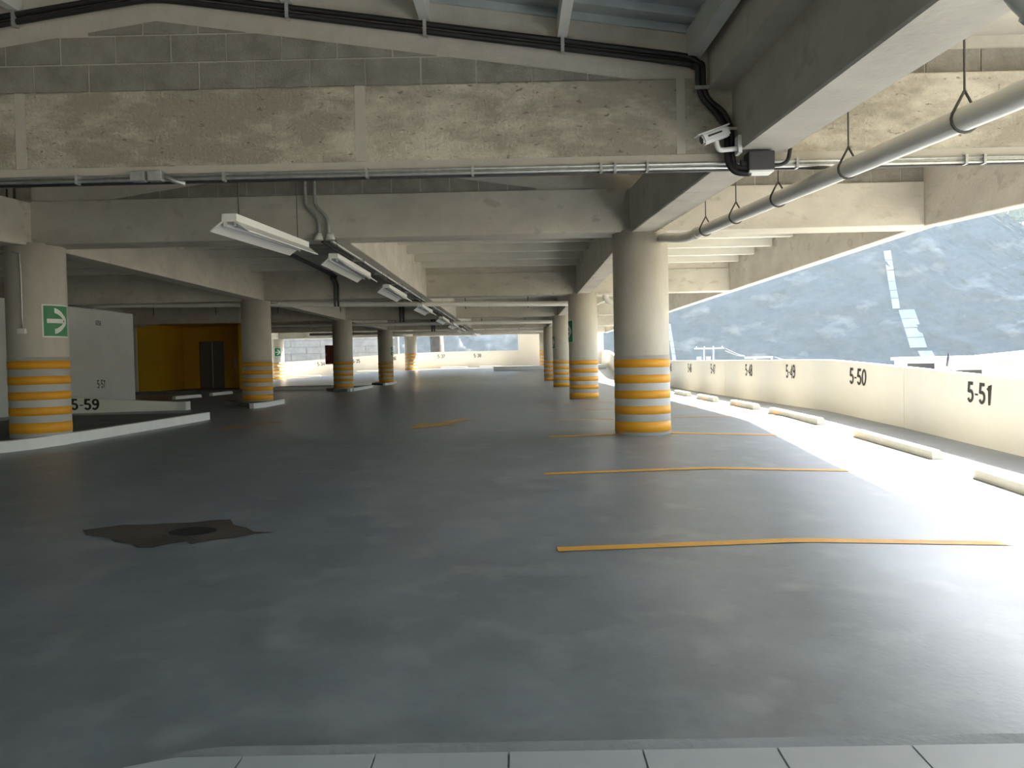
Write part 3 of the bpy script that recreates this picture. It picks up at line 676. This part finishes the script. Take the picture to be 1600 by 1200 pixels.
def chute(az0, z0, az1, z1, wd, label, seg=6):
    t0, t1 = hill_at(az0, z0), hill_at(az1, z1)
    t = tag(empty('drainage_chute', hill_pt(az0, t0)), label, 'chute', 'concrete chutes on the hillside')
    for k in range(seg):
        a = Vector(hill_pt(az0 + (az1 - az0) * k / seg, t0 + (t1 - t0) * k / seg)); b = Vector(hill_pt(az0 + (az1 - az0) * (k + .93) / seg, t0 + (t1 - t0) * (k + .93) / seg))
        out = Vector((-a.x, -a.y, 0)).normalized() * .9; s_ = Vector((a.y, -a.x, 0)).normalized() * wd / 2
        q = [a - s_ - out, a + s_ - out, a + s_ + out, a - s_ + out, b - s_ - out, b + s_ - out, b + s_ + out, b - s_ + out]
        keep(mesh('slab', q, BOXF, 'chute'), t)
chute(.440, 10.6, .431, 23.6, 1.4, 'tall narrow concrete chute high on the hillside')
chute(.462, 2.2, .450, 10.4, 3.0, 'wider short concrete chute lower on the hillside', 4)
chute(.474, -1.0, .468, 1.6, 2.5, 'small pale concrete slab at the foot of the hillside chutes', 2)
chute(.192, .6, .186, 9.0, .8, 'slim pale chute on the hillside beside the nearest column')
def tree(x, y, z, h, rr, label, grp, seed, c0=.5, c1=.95):
    rnd = random.Random(seed); t = tag(empty('tree', (x, y, z)), label, 'tree', grp)
    tube('trunk', [(0, 0, -1), (.1 * rr, 0, h * .35), (0, 0, h * max(.7, c0))], h * .035, 'bark', t, 7)
    b = bmesh.new()
    for k in range(9):
        a = rnd.uniform(0, 6.28); q = rnd.uniform(0, .75) * rr
        m_ = Matrix.Translation((q * math.cos(a), q * math.sin(a), h * rnd.uniform(c0, c1))) @ Matrix.Scale(rr * rnd.uniform(.35, .6), 4)
        bmesh.ops.create_icosphere(b, subdivisions=3, radius=1, matrix=m_)
    for vtx in b.verts: vtx.co += Vector((rnd.uniform(-1, 1), rnd.uniform(-1, 1), rnd.uniform(-1, 1))) * rr * .09
    me = bpy.data.meshes.new('crown'); b.to_mesh(me); b.free(); me.materials.append(M['leaf'])
    o = bpy.data.objects.new('crown', me); C.objects.link(o); o.parent = t
    return t
rt = random.Random(3)
ORD = ('first', 'second', 'third', 'fourth', 'fifth', 'sixth', 'seventh', 'eighth')
for k in range(6):
    az = .485 + .018 * k + rt.uniform(-.004, .004); tt = rt.uniform(.86, 1.0)
    p = hill_pt(az, tt); tree(p[0], p[1], p[2] - .5, rt.uniform(3.5, 5.5), rt.uniform(1.9, 2.4), ORD[k] + ' sunlit green tree from the left on the top right ridge', 'trees along the ridge', k)
tree(-8.1, 78, -8.9, 19, 4.5, 'dark trunk standing in for a dark wedge of hillside above number 5-37', 'stand-in tree outside the far wall', 50, .84, 1.05)  # tree added in place of a dark wedge in the hillside
rw = tag(empty('retaining_wall', (-14, 62, -3)), 'tall grey block retaining wall outside the far opening above number 5-34', 'wall')
keep(box('wall_core', -28, -9.3, 62.03, 62.6, -8, 6.2, 'rwjoint'), rw)
src = None
for c in range(12):
    for k in range(8):
        x = -27.9 + k * 2.3 + (1.1 if c % 2 else 0)
        if x + 2.26 > -9.2: continue
        if src is None: src = keep(box('block', 0, 2.24, 62.0, 62.3, .0, .47, 'retain'), rw); src.location = (x, 0, 0)
        else: o = share('block', src, (x, 0, .5 * c), rw); o.matrix_parent_inverse = Matrix.Translation(-Vector(rw.location))
# roofs and poles across the valley
wb = tag(empty('white_building', (31.4, 55, -9.6)), 'white flat building roof just above the parapet at the right edge', 'building')
box('wall', -1.0, 22, -6, 10, 0, 10.1, 'roofwhite', wb); box('roof', -1.2, 22.2, -6.2, 10.2, 10.1, 10.35, 'roofwhite', wb)
prism('ridge', [(4, 10.35), (22, 10.35), (22, 10.9), (9, 10.75)], 'y', -4, 8, 'roofwhite', wb)
for k, (x, y, lab) in enumerate(((19.7, 81, 'white utility pole with crossbar and transformers above number 5-47'), (26.5, 84, 'white bracketed utility pole above number 5-48'))):
    t = tag(empty('utility_pole', (x, y, -9)), lab, 'pole', 'utility poles beyond the parapet')
    top = 11.0 if k == 0 else 10.05
    cyl('mast', 0, 0, 0, top, .07, 'roofwhite', t, 8)
    if k == 0:
        cyl('mast', -.95, 0, 0, top, .06, 'roofwhite', t, 8)
        box('crossarm', -1.9, 1.1, -.06, .06, top - .1, top + .03, 'roofwhite', t)
        for x2 in (-1.5, -.55): cyl('transformer', x2, -.2, top - 1.45, top - .85, .24, 'roofwhite', t, 14)
        for x2 in (-1.7, -.9, .0, .9): cyl('insulator', x2, 0, top + .03, top + .18, .05, 'roofwhite', t, 8)
    else:
        box('crossarm', -2.8, .15, -.06, .06, top - .2, top, 'roofwhite', t)
        tube('brace', [(-1.9, 0, top - .1), (-.9, 0, top - 1.1)], .07, 'roofwhite', t, 6)
pw = tag(empty('power_line', (0, 0, 0)), 'thin wires strung between the two utility poles', 'wire')
for dz in (0, .25):
    tube('wire', smoothpts([(20.9, 81, 1.95 - dz), (22.4, 82, 1.35 - dz * .6), (23.6, 83.7, 1.15)]), .010, 'roofwhite', pw, 5)
    tube('wire', smoothpts([(26.8, 84, 1.0), (29.5, 84, .1 - dz), (34, 84, -1.4 - dz)]), .010, 'roofwhite', pw, 5)
vt = tag(empty('roof_vent', (23.5, 45.5, -8)), 'small white shelter roofs with a thin post just above the parapet near number 5-51', 'roof')
box('roof', -.9, .2, 0, 1.5, 8.45, 8.62, 'roofwhite', vt); box('roof', .5, 2.3, -1, 1.0, 8.05, 8.25, 'roofwhite', vt)
box('wall', -.8, .1, .1, 1.4, 0, 8.45, 'box', vt); box('wall', .6, 2.2, -.9, .9, 0, 8.05, 'box', vt)
tube('post', [(.75, 0, 8.2), (.85, 0, 9.0)], .06, 'box', vt, 6)

# ------------------------------------------------------------------ valley haze
hz = bpy.data.materials.new('valley_haze'); hz.use_nodes = True; hn = hz.node_tree
hn.nodes.remove(hn.nodes['Principled BSDF'])
vsn = hn.nodes.new('ShaderNodeVolumeScatter'); vsn.inputs['Color'].default_value = (.62, .80, 1, 1); vsn.inputs['Density'].default_value = .0006; vsn.inputs['Anisotropy'].default_value = .2
hn.links.new(vsn.outputs[0], hn.nodes['Material Output'].inputs['Volume'])
M['haze'] = hz
vs = []; k = 24
for z in (-8.8, 90):
    for r in (66, 300):
        for i in range(k + 1):
            az = -1.0 + 2.5 * i / k; vs.append((r * math.sin(az), r * math.cos(az), z))
q = k + 1; fs = []
for i in range(k):
    fs += [(i, i + 1, q + i + 1, q + i), (2 * q + i, 3 * q + i, 3 * q + i + 1, 2 * q + i + 1), (i, 2 * q + i, 2 * q + i + 1, i + 1), (q + i, q + i + 1, 3 * q + i + 1, 3 * q + i)]
fs += [(0, q, 3 * q, 2 * q), (k, 2 * q + k, 3 * q + k, q + k)]
tag(mesh('valley_haze', vs, fs, 'haze'), 'bluish haze filling the valley before the hillside', 'haze', kind='stuff')
